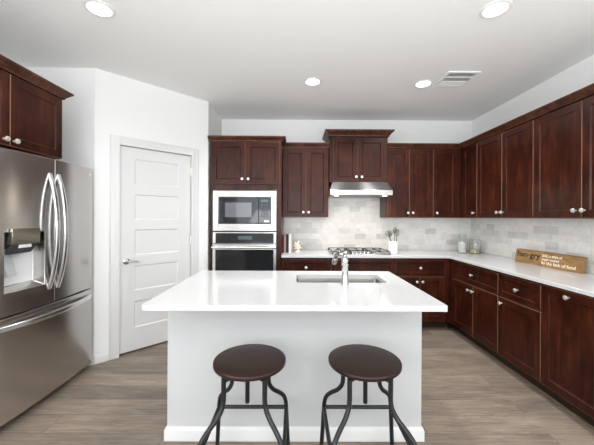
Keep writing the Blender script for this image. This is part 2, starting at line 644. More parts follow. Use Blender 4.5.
# rear wall of the open living room with two windows
rw = MB()
wins = [(-2.1, -0.4), (0.3, 2.0)]
xs = [XL, -2.1, -0.4, 0.3, 2.0, XW]
for a, b in ((XL, -2.1), (-0.4, 0.3), (2.0, XW)):
    rw.box(a, b, REAR - T, REAR, 0, CEIL)
for a, b in wins:
    rw.box(a, b, REAR - T, REAR, 0, 0.35)
    rw.box(a, b, REAR - T, REAR, 2.35, CEIL)
struct(rw.build('wall_rear', M['wall'], smooth=False))
for k, (a, b) in enumerate(wins):
    wf = MB()
    for x in (a, b - 0.05, (a + b) / 2 - 0.02):
        wf.box(x, x + (0.05 if x != (a + b) / 2 - 0.02 else 0.04), REAR - 0.11, REAR - 0.07, 0.35, 2.35)
    wf.box(a, b, REAR - 0.11, REAR - 0.07, 0.35, 0.40)
    wf.box(a, b, REAR - 0.11, REAR - 0.07, 2.30, 2.35)
    struct(wf.build('window_%d' % (k + 1), M['trim']))

# tiled splashback fixed on the walls
tb = MB().box(-0.165, XW - 0.0005, YB - 0.008, YB, 0.9155, 1.372)
tb.box(0.428, 1.19, YB - 0.008, YB, 1.372, 1.84)
tag(tb.build('tile_backsplash', M['tileb'], wb, smooth=False), 'marble subway tile on the back wall')
tag(MB().box(XW - 0.008, XW, 1.80, YB - 0.0085, 0.9155, 1.372).build('tile_backsplash', M['tiler'], wr, smooth=False), 'marble subway tile on the right wall')

# ------------------------------------------------------------------ pantry door (local x along the diagonal wall, room on -y)
dr = MB().panelled(0.213, 0.935, 0.020, 2.064, 0.348, 0.798,
                   [(0.248, 0.512), (0.624, 0.874), (0.980, 1.237), (1.337, 1.594), (1.694, 1.953)],
                   t=0.035, sl=0.010, dp=0.008, y=0.014).build('door_1', M['door'], bevel=0.002, loc=(KX, KY, 0), rot=(0, 0, DRZ))
struct(dr)
tag(dr, 'white five-panel pantry door in the diagonal wall')
cs = MB()
CP = [(0, 0), (0.016, 0.0), (0.018, 0.02), (0.012, 0.035), (0.014, 0.075), (0.008, 0.085), (0, 0.085)]
for side in (0, 1):
    x = 0.209 if side == 0 else 0.939
    sg = -1 if side == 0 else 1
    cs.prism([(x + sg * q, -o) for o, q in CP], 0.0, 2.068 + 0.085, 'z')
cs.prism([(-o, 2.068 + q) for o, q in CP], 0.209 - 0.0, 0.939, 'x')
cs.box(DO0, 0.2095, 0.0, 0.1, 0, 2.068)
cs.box(0.9385, DO1, 0.0, 0.1, 0, 2.068)
cs.box(DO0, DO1, 0.0, 0.1, 2.068, DOT)
cs.box(0.2095, 0.222, 0.051, 0.07, 0, 2.068).box(0.926, 0.9385, 0.051, 0.07, 0, 2.068)
cs.build('door_casing', M['trim'], dr, bevel=0.002)
hg0 = MB().lathe([(0.006, -0.045), (0.006, 0.045)], (0.9375, 0.004, 0), 10)
hg0.box(0.915, 0.938, 0.010, 0.0145, -0.045, 0.045)
h0 = hg0.build('hinge', M['nickel'], dr, loc=(0, 0, 1.885))
for z in (1.105, 0.25):
    h = h0.copy()
    COL.objects.link(h)
    h.location.z = z
lv = MB().lathe([(0.031, 0.014), (0.031, 0.008), (0.022, 0.002), (0.012, -0.004), (0.011, -0.035)], (0.272, 0, 0.925), 20, 'y')
lv.tube(smoothpath([(0.272, -0.036, 0.925), (0.30, -0.040, 0.926), (0.34, -0.040, 0.922), (0.385, -0.034, 0.917)], 5), [0.010] * 5 + [0.009] * 5 + [0.008] * 6, 10)
lv.build('lever_handle', M['chrome'], dr)
MB().box(0.2085, 0.2135, 0.006, 0.03, 0.90, 0.955).build('strike_plate', M['nickel'], dr)

# baseboards along the pantry wall
BB = [(0, 0), (0.014, 0), (0.014, 0.062), (0.008, 0.078), (0, 0.084)]
b1 = MB().sweep([(0.004, 0), (0.123, 0)], BB)
struct(b1.build('baseboard_pantry', M['trim'], loc=(KX, KY, 0), rot=(0, 0, DRZ), bevel=0.0015))
b2 = MB().sweep([(1.026, 0), (DL, 0)], BB)
struct(b2.build('baseboard_oven_side', M['trim'], loc=(KX, KY, 0), rot=(0, 0, DRZ), bevel=0.0015))
b3 = MB().sweep([(XL, KY), (KX, KY)], BB)
struct(b3.build('baseboard_alcove', M['trim'], bevel=0.0015))

# ------------------------------------------------------------------ cabinet makers
# local frame: x to the viewer's right along the face, y into the wall, z up; door fronts at y = 0
KNOB = None


def knob(parent, x, z, lab=None):
    global KNOB
    if KNOB is None:
        KNOB = MB().lathe([(0.0075, 0.0), (0.006, -0.004), (0.0055, -0.014), (0.0150, -0.019), (0.0175, -0.024), (0.0155, -0.030), (0.009, -0.033)], (0, 0, 0), 18, 'y').build('knob', M['nickel'])
        k = KNOB
    else:
        k = KNOB.copy()
        COL.objects.link(k)
    k.parent = parent
    k.location = (x, 0, z)
    return k


def leaf(parent, x0, x1, z0, z1, kn=None, name='door', fr=0.058):
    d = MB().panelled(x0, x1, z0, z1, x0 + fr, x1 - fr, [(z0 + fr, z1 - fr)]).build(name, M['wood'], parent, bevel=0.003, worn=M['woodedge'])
    if kn:
        knob(d, *kn)
    return d


def drawer(parent, x0, x1, z0, z1, kn=True, fr=0.042):
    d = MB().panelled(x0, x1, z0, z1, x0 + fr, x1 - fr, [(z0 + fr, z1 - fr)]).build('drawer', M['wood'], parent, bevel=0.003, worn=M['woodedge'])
    if kn:
        knob(d, (x0 + x1) / 2, (z0 + z1) / 2)
    return d


CROWN = [(-0.035, 0), (0.010, 0), (0.012, 0.012), (0.020, 0.018), (0.038, 0.038), (0.048, 0.044), (0.050, 0.058), (-0.035, 0.058)]


def crown_prof(z, k=1.0, kz=1.0):
    return [(o * k, z + h * kz) for o, h in CROWN]


ZU, ZT = 1.373, 2.268         # wall cabinets: bottom, door tops
UD = 0.328


def wall_cab(label, loc, rz, w, doors, z0=ZU, z1=ZT, depth=UD, name='wall_cabinet', x0=0.0, group='dark wood wall cabinets', under=0.0):
    t = thing(name, label, 'cabinet', loc, rz, group)
    MB().box(x0, w, 0.0205, depth, z0 - loc[2], z1 + 0.004 - loc[2]).build('cabinet_body', M['wood'], t, bevel=0.0015)
    for (a, b, kx) in doors:
        leaf(t, a, b, z0 + 0.004 - loc[2], z1 - 0.003 - loc[2], (kx, z0 + 0.062 - loc[2]) if kx is not None else None)
    return t


# back wall uppers (loc at the face plane's left bottom)
YU = YB - UD - 0.002
t = wall_cab('two-door dark wood wall cabinet between the oven tower and the range hood', (-0.168, YU, ZU), 0, 0.597,
             [(0.004, 0.3005, 0.268), (0.3035, 0.592, 0.336)])
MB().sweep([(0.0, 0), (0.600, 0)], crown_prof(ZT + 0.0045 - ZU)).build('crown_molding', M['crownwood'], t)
wall_cab('two-door dark wood wall cabinet just right of the range hood', (1.184, YU, ZU), 0, 0.603,
         [(0.006, 0.2945, 0.275), (0.2975, 0.600, 0.338)])
t = wall_cab('single-door dark wood corner wall cabinet on the back wall', (1.789, YU, ZU), 0, 0.690,
         [(0.004, 0.318, 0.045)])
MB().box(0.321, 0.3607, 0.0, 0.0203, 0.0, ZT - ZU).build('filler_strip', M['wood'], t, bevel=0.001)
# over-hood cabinet
YH = 3.846
t = thing('hood_cabinet', 'taller two-door dark wood cabinet directly above the range hood', 'cabinet', (0.434, YH, 1.823), 0, 'dark wood wall cabinets')
MB().box(0, 0.747, 0.0205, YB - YH - 0.001, 0, 0.585).build('cabinet_body', M['wood'], t, bevel=0.0015)
leaf(t, 0.047, 0.356, 0.012, 0.566, (0.338, 0.066))
leaf(t, 0.359, 0.712, 0.012, 0.566, (0.410, 0.066))
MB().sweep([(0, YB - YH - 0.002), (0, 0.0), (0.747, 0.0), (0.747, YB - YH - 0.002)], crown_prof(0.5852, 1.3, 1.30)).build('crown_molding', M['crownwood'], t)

# right wall uppers: rot -90 (local x runs toward the camera)
XU = XW - UD - 0.002
RZR = -PI / 2
t = wall_cab('narrow single-door dark wood wall cabinet in the corner of the right wall', (XU, 3.905, ZU), RZR, 0.344, [(0.032, 0.341, 0.290)])
MB().box(0.001, 0.029, 0.0, 0.0203, 0.0, ZT - ZU).build('filler_strip', M['wood'], t, bevel=0.001)
wall_cab('two-door dark wood wall cabinet on the right wall, second from the corner', (XU, 3.559, ZU), RZR, 0.846,
         [(0.004, 0.4275, 0.379), (0.4305, 0.842, 0.447)])
wall_cab('two-door dark wood wall cabinet on the right wall, nearest the camera', (XU, 2.711, ZU), RZR, 0.913,
         [(0.004, 0.4575, 0.413), (0.4605, 0.909, 0.482)])
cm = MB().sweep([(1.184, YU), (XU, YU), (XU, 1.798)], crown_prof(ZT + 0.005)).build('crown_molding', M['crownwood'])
tag(cm, 'long dark wood crown moulding running around the corner above the wall cabinets', 'molding')

# cabinet over the fridge (rot +90: local x runs away from the camera)
XFC = -1.82
t = thing('fridge_cabinet', 'two-door dark wood cabinet above the refrigerator', 'cabinet', (XFC, 1.492, 1.812), PI / 2, 'dark wood wall cabinets')
MB().box(0, 0.863, 0.0205, XFC - XL - 0.001, 0, 0.468).build('cabinet_body', M['wood'], t, bevel=0.0015)
leaf(t, 0.004, 0.429, 0.004, 0.462, (0.388, 0.040))
leaf(t, 0.432, 0.858, 0.004, 0.462, (0.456, 0.040))
MB().sweep([(0, XFC - XL - 0.002), (0, 0), (0.863, 0), (0.863, XFC - XL - 0.002)][0:4], crown_prof(0.4685)).build('crown_molding', M['crownwood'], t)

# ------------------------------------------------------------------ oven tower
YT = YB - 0.63
t = thing('oven_tower_cabinet', 'tall dark wood cabinet housing the microwave and wall oven', 'cabinet', (-1.022, YT, 0), 0)
c = MB()
TW, TD = 0.850, 0.628
c.box(0, 0.019, 0.02, TD, 0.10, 2.274).box(TW - 0.019, TW, 0.02, TD, 0.10, 2.274)
c.box(0.019, TW - 0.019, TD - 0.012, TD, 0.10, 2.274)
for z in (0.10, 0.448, 1.187, 1.700, 2.256):
    c.box(0.019, TW - 0.019, 0.02, TD - 0.012, z, z + 0.018)
c.box(0, 0.034, 0.0, 0.02, 0.10, 2.274).box(TW - 0.052, TW, 0.0, 0.02, 0.10, 2.274)       # face frame
c.box(0.034, TW - 0.052, 0.002, 0.02, 1.690, 1.764).box(0.034, TW - 0.052, 0.002, 0.02, 1.187, 1.202).box(0.034, TW - 0.052, 0.002, 0.02, 0.44, 0.475)
c.box(0.0, TW, 0.075, 0.09, 0.0, 0.10).box(0, 0.019, 0.09, TD, 0, 0.1).box(TW - 0.019, TW, 0.09, TD, 0, 0.1)
c.build('cabinet_body', M['wood'], t, bevel=0.0015)
o = leaf(t, 0.012, 0.4195, 1.764, 2.266, (0.384, 1.823))
o.location.y = -0.0205
o = leaf(t, 0.4225, 0.832, 1.764, 2.266, (0.457, 1.823))
o.location.y = -0.0205
o = drawer(t, 0.012, 0.832, 0.115, 0.445)
o.location.y = -0.0205
MB().sweep([(-0.022, 0), (TW, 0), (TW, 0.248)], crown_prof(2.2745)).build('crown_molding', M['crownwood'], t)

# microwave with trim kit
mw = thing('microwave', 'built-in steel framed microwave above the wall oven', 'microwave', (-0.985, YT - 0.001, 1.204), 0)
Wm, Hm = 0.757, 0.480
fr = MB()
ox, oz0, oz1 = 0.066, 0.085, 0.405
fr.box(0, ox, -0.022, 0, 0, Hm).box(Wm - ox, Wm, -0.022, 0, 0, Hm)
fr.box(ox, Wm - ox, -0.022, 0, 0, oz0).box(ox, Wm - ox, -0.022, 0, oz1, Hm)
fr.build('trim_frame', M['steel2'], mw, bevel=0.002)
MB().box(0.072, Wm - 0.08, -0.004, 0.40, 0.020, 0.462).build('case', M['plastic_dark'], mw)
dd = MB().box(ox + 0.001, 0.545, -0.026, -0.0045, oz0 + 0.001, oz1 - 0.001).build('door', M['glassblack'], mw, bevel=0.003)
MB().box(0.146, 0.46, -0.0275, -0.0262, 0.165, 0.338).build('window', M['windowgrey'], dd)
pp = MB().box(0.547, Wm - ox - 0.001, -0.026, -0.0045, oz0 + 0.001, oz1 - 0.001).build('control_panel', M['glassblack'], mw, bevel=0.003)
MB().box(0.572, 0.66, -0.0275, -0.0262, 0.345, 0.375).build('display', M['display'], pp)
bt = MB()
for r_ in range(5):
    for q in range(3):
        bt.box(0.575 + q * 0.031, 0.597 + q * 0.031, -0.0272, -0.0262, 0.165 + r_ * 0.033, 0.183 + r_ * 0.033)
bt.build('button_pad', M['plastic_dark'], pp, bevel=0.001)
MB().box(0.612, 0.672, -0.0275, -0.0262, 0.105, 0.128).build('door_release', M['plastic_white'], pp, bevel=0.001)

# wall oven
ov = thing('wall_oven', 'black glass and steel wall oven under the microwave', 'oven', (-0.985, YT - 0.001, 0.478), 0)
Ho = 0.712
MB().box(0.045, Wm - 0.058, 0.0015, 0.56, 0.01, 0.705).build('case', M['plastic_dark'], ov)
cp = MB().box(0, Wm, -0.022, 0, 0.575, Ho).build('control_panel', M['steel2'], ov, bevel=0.002)
MB().box(0.034, Wm - 0.032, -0.0245, -0.0225, 0.580, 0.700).build('glass_panel', M['glassblack'], cp, bevel=0.001)
MB().box(0.30, 0.47, -0.0258, -0.0247, 0.625, 0.665).build('display', M['display'], cp)
od = MB().box(0, Wm, -0.03, 0, 0.0, 0.568).build('door', M['steel2'], ov, bevel=0.003)
MB().box(0.034, Wm - 0.032, -0.0325, -0.0305, 0.06, 0.505).build('window', M['glassblack'], od, bevel=0.001)
hd = MB().tube([(0.0, -0.072, 0.535), (Wm, -0.072, 0.535)], 1.0, sect=[(0.0145 * math.cos(a), 0.011 * math.sin(a)) for a in [2 * PI * k / 12 for k in range(12)]])
for x in (0.05, Wm - 0.05):
    hd.box(x - 0.012, x + 0.012, -0.072, -0.0302, 0.526, 0.544)
hd.build('handle', M['steelh'], od, bevel=0.001)

# ------------------------------------------------------------------ base cabinets
ZB0, ZB1 = 0.10, 0.884


def filler(t, x0, x1, z0, z1):
    MB().box(x0, x1, 0.0, 0.0203, z0, z1).build('filler_strip', M['wood'], t, bevel=0.001)


def base_cab(label, loc, rz, w, depth, draws=(), doors=(), name='base_cabinet', shoe=True, body_x0=0.0):
    t = thing(name, label, 'cabinet', loc, rz, 'dark wood base cabinets')
    b = MB().box(body_x0, w, 0.0205, depth, ZB0, ZB1)
    b.build('cabinet_body', M['wood'], t, bevel=0.0015)
    k = MB().box(body_x0, w, 0.076, depth, 0, ZB0 - 0.0005).build('toe_kick', M['toe'], t)
    if shoe:
        MB().prism([(0.0755, 0), (0.062, 0), (0.064, 0.010), (0.0755, 0.018)], body_x0, w, 'x').build('shoe_molding', M['shoe'], t)
    for (a, b_, z0, z1, kn) in draws:
        drawer(t, a, b_, z0, z1, kn)
    for (a, b_, z0, z1, kx, kz) in doors:
        leaf(t, a, b_, z0, z1, (kx, kz) if kx is not None else None)
    return t


YF = YB - 0.61
XF = XW - 0.61
base_cab('dark wood base cabinet between the oven tower and the cooktop', (-0.168, YF, 0), 0, 0.595, 0.606,
         [(0.005, 0.590, 0.670, 0.862, True)], [(0.005, 0.296, 0.12, 0.658, 0.262, 0.598), (0.299, 0.590, 0.12, 0.658, 0.333, 0.598)])
base_cab('wide dark wood base cabinet under the gas cooktop', (0.429, YF, 0), 0, 0.765, 0.606,
         [(0.005, 0.760, 0.670, 0.862, False)], [(0.005, 0.381, 0.12, 0.658, 0.345, 0.598), (0.384, 0.760, 0.12, 0.658, 0.420, 0.598)])
t = base_cab('dark wood base cabinet in the back corner, right of the cooktop', (1.196, YF, 0), 0, 0.676, 0.606,
         [(0.008, 0.616, 0.670, 0.862, True)], [(0.008, 0.310, 0.12, 0.658, 0.270, 0.600), (0.313, 0.616, 0.12, 0.658, 0.338, 0.600)])
filler(t, 0.619, 0.6752, 0.10, 0.884)
t = base_cab('two-door dark wood base cabinet on the right wall, farthest from the camera', (XF, 3.6265 - 0.0, 0), RZR, 0.862, 0.606,
         [(0.058, 0.858, 0.668, 0.864, True)], [(0.058, 0.466, 0.12, 0.655, 0.400, 0.595), (0.469, 0.858, 0.12, 0.655, 0.476, 0.597)])
filler(t, 0.001, 0.055, 0.10, 0.884)
base_cab('single-door dark wood base cabinet with one drawer on the right wall', (XF, 2.763, 0), RZR, 0.484, 0.606,
         [(0.005, 0.479, 0.668, 0.866, True)], [(0.005, 0.479, 0.12, 0.655, 0.048, 0.603)])
base_cab('dark wood pull-out base cabinet with a tall front on the right wall', (XF, 2.278, 0), RZR, 0.468, 0.606,
         [], [(0.005, 0.463, 0.12, 0.870, 0.230, 0.830)])

ct = MB().slab([(-0.169, YB - 0.0005), (-0.169, 3.600), (1.847, 3.600), (1.847, 1.800), (XW - 0.0005, 1.800), (XW - 0.0005, YB - 0.0005)], [], 0.885, 0.915)
tag(ct.build('perimeter_countertop', M['quartz'], bevel=0.003, ang=30), 'white quartz countertop running around the corner along two walls', 'countertop')

# ------------------------------------------------------------------ range hood
hd = thing('range_hood', 'slim stainless under-cabinet range hood above the cooktop', 'range hood', (0.424, 3.700, 1.642), 0)
Wh, Dh = 0.774, YB - 3.700 - 0.0085
b = MB()
rs = []
inset = 0.024
b.rings([
    [(0, 0, 0.006), (Wh, 0, 0.006), (Wh, Dh, 0.0), (0, Dh, 0.0)],
    [(0, 0, 0.070), (Wh, 0, 0.070), (Wh, Dh, 0.070), (0, Dh, 0.070)],
    [(0.003, 0.008, 0.078), (Wh - 0.003, 0.008, 0.078), (Wh - 0.003, Dh, 0.078), (0.003, Dh, 0.078)],
    [(0.036, 0.100, 0.179), (Wh - 0.036, 0.100, 0.179), (Wh - 0.036, Dh, 0.179), (0.036, Dh, 0.179)]])
b.build('hood_shell', M['steel2'], hd, bevel=0.003)
MB().box(0.10, Wh - 0.10, 0.10, Dh - 0.06, -0.004, -0.0005).build('grease_filter', M['sinksteel'], hd, bevel=0.001)
for x in (0.085, Wh - 0.085):
    MB().lathe([(0.03, -0.003), (0.03, 0.003)], (x, 0.055, 0), 16).build('lamp', M['hoodlamp'], hd)
MB().box(Wh / 2 - 0.09, Wh / 2 + 0.09, -0.002, 0.001, 0.014, 0.030).build('switch_strip', M['plastic_grey'], hd)
for x in (0.509, 1.113):
    area('hood_light', (x, 3.757, 1.634), (R(-12), 0, 0), 0.05, 0.05, 1.6, (1.0, 0.88, 0.7), 'DISK')

# ------------------------------------------------------------------ island
isl = thing('kitchen_island', 'white painted island base with baseboard', 'kitchen island', (0, 1.852, 0), 0)
IX, ID = 0.782, 0.685
bd = MB()
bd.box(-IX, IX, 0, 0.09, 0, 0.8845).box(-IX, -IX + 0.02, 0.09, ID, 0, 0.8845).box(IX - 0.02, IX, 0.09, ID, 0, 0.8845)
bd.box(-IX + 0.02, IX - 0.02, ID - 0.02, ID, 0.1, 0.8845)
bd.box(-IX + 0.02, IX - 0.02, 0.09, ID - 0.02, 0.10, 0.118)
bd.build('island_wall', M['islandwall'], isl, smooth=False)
BBI = [(0.0, 0), (0.015, 0), (0.015, 0.064), (0.008, 0.080), (0.0, 0.085)]
MB().sweep([(-IX, ID), (-IX, 0), (IX, 0), (IX, ID)], BBI).build('baseboard', M['trim'], isl, bevel=0.002)

SX0, SX1, SY0, SY1 = 0.009, 0.650, 2.105, 2.405
it = MB().slab(rrect(-0.797, 0.797, 1.557, 2.558, 0.012, 4), [rrect(SX0, SX1, SY0, SY1, 0.025, 5)], 0.885, 0.915)
tag(it.build('island_countertop', M['quartz'], bevel=0.003, ang=30), 'white quartz countertop of the island with a sink cutout', 'countertop')

sk = thing('sink', 'stainless undermount sink in the island', 'sink', ((SX0 + SX1) / 2, (SY0 + SY1) / 2, 0.70), 0)
a, b_ = (SX1 - SX0) / 2, (SY1 - SY0) / 2


def ring(dx, z, r):
    return [(p[0], p[1], z) for p in rrect(-a - dx, a + dx, -b_ - dx, b_ + dx, r, 5)]


bs = MB()
bs.rings([ring(0.022, 0.1835, 0.045), ring(0.003, 0.1840, 0.028), ring(0.002, 0.178, 0.028), ring(-0.002, 0.03, 0.03), ring(-0.012, 0.012, 0.03), ring(-0.03, 0.006, 0.03),
          ring(-0.03, 0.0, 0.03), ring(-0.008, 0.006, 0.03), ring(0.001, 0.03, 0.03), ring(0.005, 0.180, 0.03), ring(0.022, 0.1815, 0.045)], False, False)
bm_ = bs.bm
bm_.verts.ensure_lookup_table()
n_ = 24
v_ = bm_.verts[:]
bm_.faces.new(v_[5 * n_:6 * n_])
bm_.faces.new(v_[6 * n_:7 * n_])
for i in range(n_):
    bm_.faces.new((v_[i], v_[(i + 1) % n_], v_[10 * n_ + (i + 1) % n_], v_[10 * n_ + i]))
# drop the ring between inner floor and outer floor
for f in [f for f in bm_.faces if len(f.verts) == 4 and {v.index for v in f.verts} and all(5 * n_ <= list(v_).index(v) < 7 * n_ for v in f.verts)]:
    bm_.faces.remove(f)
bs.build('basin', M['sinksteel'], sk, ang=50)
MB().lathe([(0.044, 0.0062), (0.044, 0.0085), (0.034, 0.0080), (0.030, 0.0068)], (0, 0, 0), 24).build('drain', M['chrome'], sk)

fc = thing('faucet', 'chrome single-handle pull-out faucet at the edge of the sink', 'faucet', (0.338, 2.045, 0.915), 0)
MB().lathe([(0.027, 0.0), (0.027, 0.006), (0.0225, 0.012), (0.021, 0.09), (0.0205, 0.125), (0.0235, 0.130), (0.0235, 0.165), (0.020, 0.180), (0.010, 0.188)], (0, 0, 0), 28).build('body', M['chrome'], fc)
sp = smoothpath([(-0.004, 0.004, 0.150), (-0.012, 0.035, 0.184), (-0.024, 0.085, 0.200), (-0.034, 0.135, 0.186), (-0.042, 0.175, 0.155)], 6)
MB().tube(sp, [0.0165] * 7 + [0.0155] * 18, 16).build('spout', M['chrome'], fc)
MB().tube([(-0.0425, 0.177, 0.153), (-0.046, 0.198, 0.128), (-0.048, 0.208, 0.114)], [0.0185, 0.021, 0.019], 16).build('spray_head', M['chrome'], fc)
MB().tube(smoothpath([(0.0, 0.0, 0.184), (0.0, -0.006, 0.200), (-0.002, -0.022, 0.216), (-0.004, -0.050, 0.226)], 5), [0.011] * 6 + [0.008] * 5 + [0.007] * 5, 12).build('lever', M['chrome'], fc)

# ------------------------------------------------------------------ refrigerator (rot +90: local x away from camera, -y toward the room)
FW_ = 0.905
fg = thing('refrigerator', 'stainless french-door refrigerator with bottom freezer', 'refrigerator', (-1.828, 1.808, 0), PI / 2)
MB().box(0.006, FW_ - 0.006, 0.072, -XL - 1.828 - 0.01, 0.03, 1.775).build('case', M['plastic_dark'], fg, bevel=0.004)
MB().box(0.02, FW_ - 0.02, 0.09, 0.13, 0.0, 0.052).build('toe_grille', M['rubber'], fg)


def bow(x):
    return -0.024 * (1 - ((x - FW_ / 2) / (FW_ / 2)) ** 2)


def fridge_door(name, x0, x1, z0, z1, hole=None):
    b = MB()
    xs = [x0 + (x1 - x0) * k / 10 for k in range(11)]
    zs = [z0, z1]
    if hole:
        hx0, hx1, hz0, hz1 = hole
        xs = sorted(set([x for x in xs if min(abs(x - hx0), abs(x - hx1)) > 0.02] + [hx0, hx1]))
        zs = [z0, hz0, hz1, z1]
    V = {(i, k): b.bm.verts.new((xs[i], bow(xs[i]), zs[k])) for i in range(len(xs)) for k in range(len(zs))}
    for i in range(len(xs) - 1):
        for k in range(len(zs) - 1):
            if hole and k == 1 and hx0 - 1e-6 <= xs[i] < hx1 - 1e-6:
                continue
            b.bm.faces.new((V[i, k], V[i + 1, k], V[i + 1, k + 1], V[i, k + 1]))
    n, K = len(xs), len(zs)
    loop = [V[i, 0] for i in range(n)] + [V[n - 1, k] for k in range(1, K)] + [V[i, K - 1] for i in range(n - 2, -1, -1)] + [V[0, k] for k in range(K - 2, 0, -1)]
    back = [b.bm.verts.new((v.co.x, 0.068, v.co.z)) for v in loop]
    for i in range(len(loop)):
        j = (i + 1) % len(loop)
        b.bm.faces.new((loop[i], loop[j], back[j], back[i]))
    b.bm.faces.new(back)
    if hole:
        i0, i1 = xs.index(hx0), xs.index(hx1)
        lp = [V[i, 1] for i in range(i0, i1 + 1)] + [V[i, 2] for i in range(i1, i0 - 1, -1)]
        inn = [b.bm.verts.new((min(max(v.co.x, hx0 + 0.012), hx1 - 0.012), 0.055, min(max(v.co.z, hz0 + 0.03), hz1 - 0.01))) for v in lp]
        for i in range(len(lp)):
            j = (i + 1) % len(lp)
            b.bm.faces.new((lp[i], lp[j], inn[j], inn[i]))
        b.bm.faces.new(inn)
    return b.build(name, M['steel'], fg, bevel=0.003, ang=30)


DX0, DX1, DZ0, DZ1 = 0.082, 0.368, 0.880, 1.266
ld = fridge_door('door', 0.0, 0.4505, 0.735, 1.795, (DX0, DX1, DZ0, DZ1))
rd = fridge_door('door', 0.4545, FW_, 0.735, 1.795)
fz = fridge_door('freezer_drawer', 0.0, FW_, 0.062, 0.722)
# water dispenser in the left door
y0 = bow(0.22)
dp = MB()
dp.rings([[(0.110, y0 - 0.010, 1.188), (0.320, y0 - 0.010, 1.188), (0.320, 0.018, 1.188), (0.110, 0.018, 1.188)],
          [(0.110, y0 - 0.014, 1.291), (0.320, y0 - 0.014, 1.291), (0.320, y0 - 0.002, 1.291), (0.110, y0 - 0.002, 1.291)]])
dpo = dp.build('dispenser_panel', M['dispglass'], ld, bevel=0.002)
MB().box(0.0955, 0.3545, 0.022, 0.0525, 1.160, 1.254).build('dispenser_hood', M['plastic_dark'], ld)
MB().rings([[(0.135, y0 + 0.012, 1.125), (0.275, y0 + 0.012, 1.125), (0.270, 0.05, 1.115), (0.140, 0.05, 1.115)],
            [(0.116, y0 - 0.006, 1.1865), (0.314, y0 - 0.006, 1.1865), (0.314, 0.0215, 1.159), (0.116, 0.0215, 1.159)]]).build('nozzle_housing', M['plastic_dark'], ld, bevel=0.003)
MB().box(0.165, 0.255, y0 - 0.009, y0 + 0.014, 1.160, 1.182).build('nozzle', M['plastic_white'], ld, bevel=0.003)
MB().rings([[(0.104, -0.004, 0.985), (0.172, -0.004, 0.985), (0.172, 0.008, 0.985), (0.104, 0.008, 0.985)],
            [(0.104, 0.035, 1.12), (0.172, 0.035, 1.12), (0.172, 0.047, 1.12), (0.104, 0.047, 1.12)]]).build('paddle', M['plastic_grey'], ld, bevel=0.003)
MB().box(0.096, 0.354, 0.053, 0.0545, 0.915, 1.158).build('back_plate', M['plastic_white'], ld)


def handle_sect(w, t):
    return [(w * math.copysign(abs(math.cos(q)) ** 0.55, math.cos(q)), t * math.copysign(abs(math.sin(q)) ** 0.55, math.sin(q))) for q in [2 * PI * k / 16 for k in range(16)]]


def arc_handle(parent, p0, p1, out, w, t, vertical=True):
    pts = []
    n = 18
    for k in range(n + 1):
        u = k / n
        dpt = out * (1 - abs(2 * u - 1) ** 2.4)
        if vertical:
            pts.append((p0[0], bow(p0[0]) - dpt + 0.004, p0[1] + (p1[1] - p0[1]) * u))
        else:
            x = p0[0] + (p1[0] - p0[0]) * u
            pts.append((x, bow(x) - dpt + 0.004, p0[1]))
    # section axes: tangent-frame u follows z-ish for the horizontal bar, y-ish for the uprights
    MB().tube(pts, 1.0, sect=handle_sect(w, t)).build('handle', M['steelh'], parent)


arc_handle(ld, (0.408, 0.838), (0.408, 1.684), 0.062, 0.0095, 0.017)
arc_handle(rd, (0.488, 0.832), (0.488, 1.686), 0.062, 0.0095, 0.017)
arc_handle(fz, (0.020, 0.662), (FW_ - 0.020, 0.662), 0.050, 0.019, 0.010, False)
MB().lathe([(0.011, 0.001), (0.011, -0.002)], (0.86, bow(0.86), 1.735), 18, 'y').build('badge', M['plastic_white'], rd)

# ------------------------------------------------------------------ gas cooktop
ck = thing('gas_cooktop', 'stainless gas cooktop with black grates under the range hood', 'cooktop', (0.805, 3.885, 0.915), 0)
MB().prism(rrect(-0.362, 0.362, -0.245, 0.245, 0.02), 0.0, 0.010).build('tray', M['steel2'], ck, bevel=0.003)
bp = [(-0.235, -0.115, 0.036), (-0.235, 0.125, 0.042), (0.0, 0.02, 0.052), (0.235, 0.125, 0.042), (0.235, -0.115, 0.036)]
for x, y, r in bp:
    bn = MB().lathe([(r + 0.012, 0.0102), (r + 0.010, 0.016), (r, 0.018), (r, 0.024)], (x, y, 0), 20).build('burner', M['plastic_grey'], ck)
    MB().lathe([(r - 0.004, 0.0242), (r - 0.004, 0.029), (r - 0.010, 0.031)], (x, y, 0), 20).build('burner_cap', M['iron'], bn)
for cx, hw in ((-0.240, 0.112), (0.0, 0.112), (0.240, 0.112)):
    g = MB()
    y0_, y1_ = (-0.215, 0.225) if cx else (-0.085, 0.225)
    z0_, z1_ = 0.034, 0.044
    for x in (cx - hw, cx + hw):
        g.box(x - 0.004, x + 0.004, y0_, y1_, z0_, z1_)
    for y in (y0_, y1_):
        g.box(cx - hw, cx + hw, y - 0.004, y + 0.004, z0_, z1_)
    g.box(cx - 0.0035, cx + 0.0035, y0_, y1_, z0_, z1_ + 0.003)
    for x in (cx - hw, cx + hw):
        for y in (y0_, y1_):
            g.box(x - 0.007, x + 0.007, y - 0.007, y + 0.007, 0.0102, z0_ + 0.002)
    g.build('grate', M['iron'], ck, bevel=0.002)
kn0 = MB().lathe([(0.019, 0.0102), (0.017, 0.030), (0.014, 0.034)], (0, 0, 0), 18).build('control_knob', M['steelh'], ck, loc=(-0.096, -0.175, 0))
for k in range(1, 5):
    kk = kn0.copy()
    COL.objects.link(kk)
    kk.location = (-0.096 + 0.048 * k, -0.175, 0)

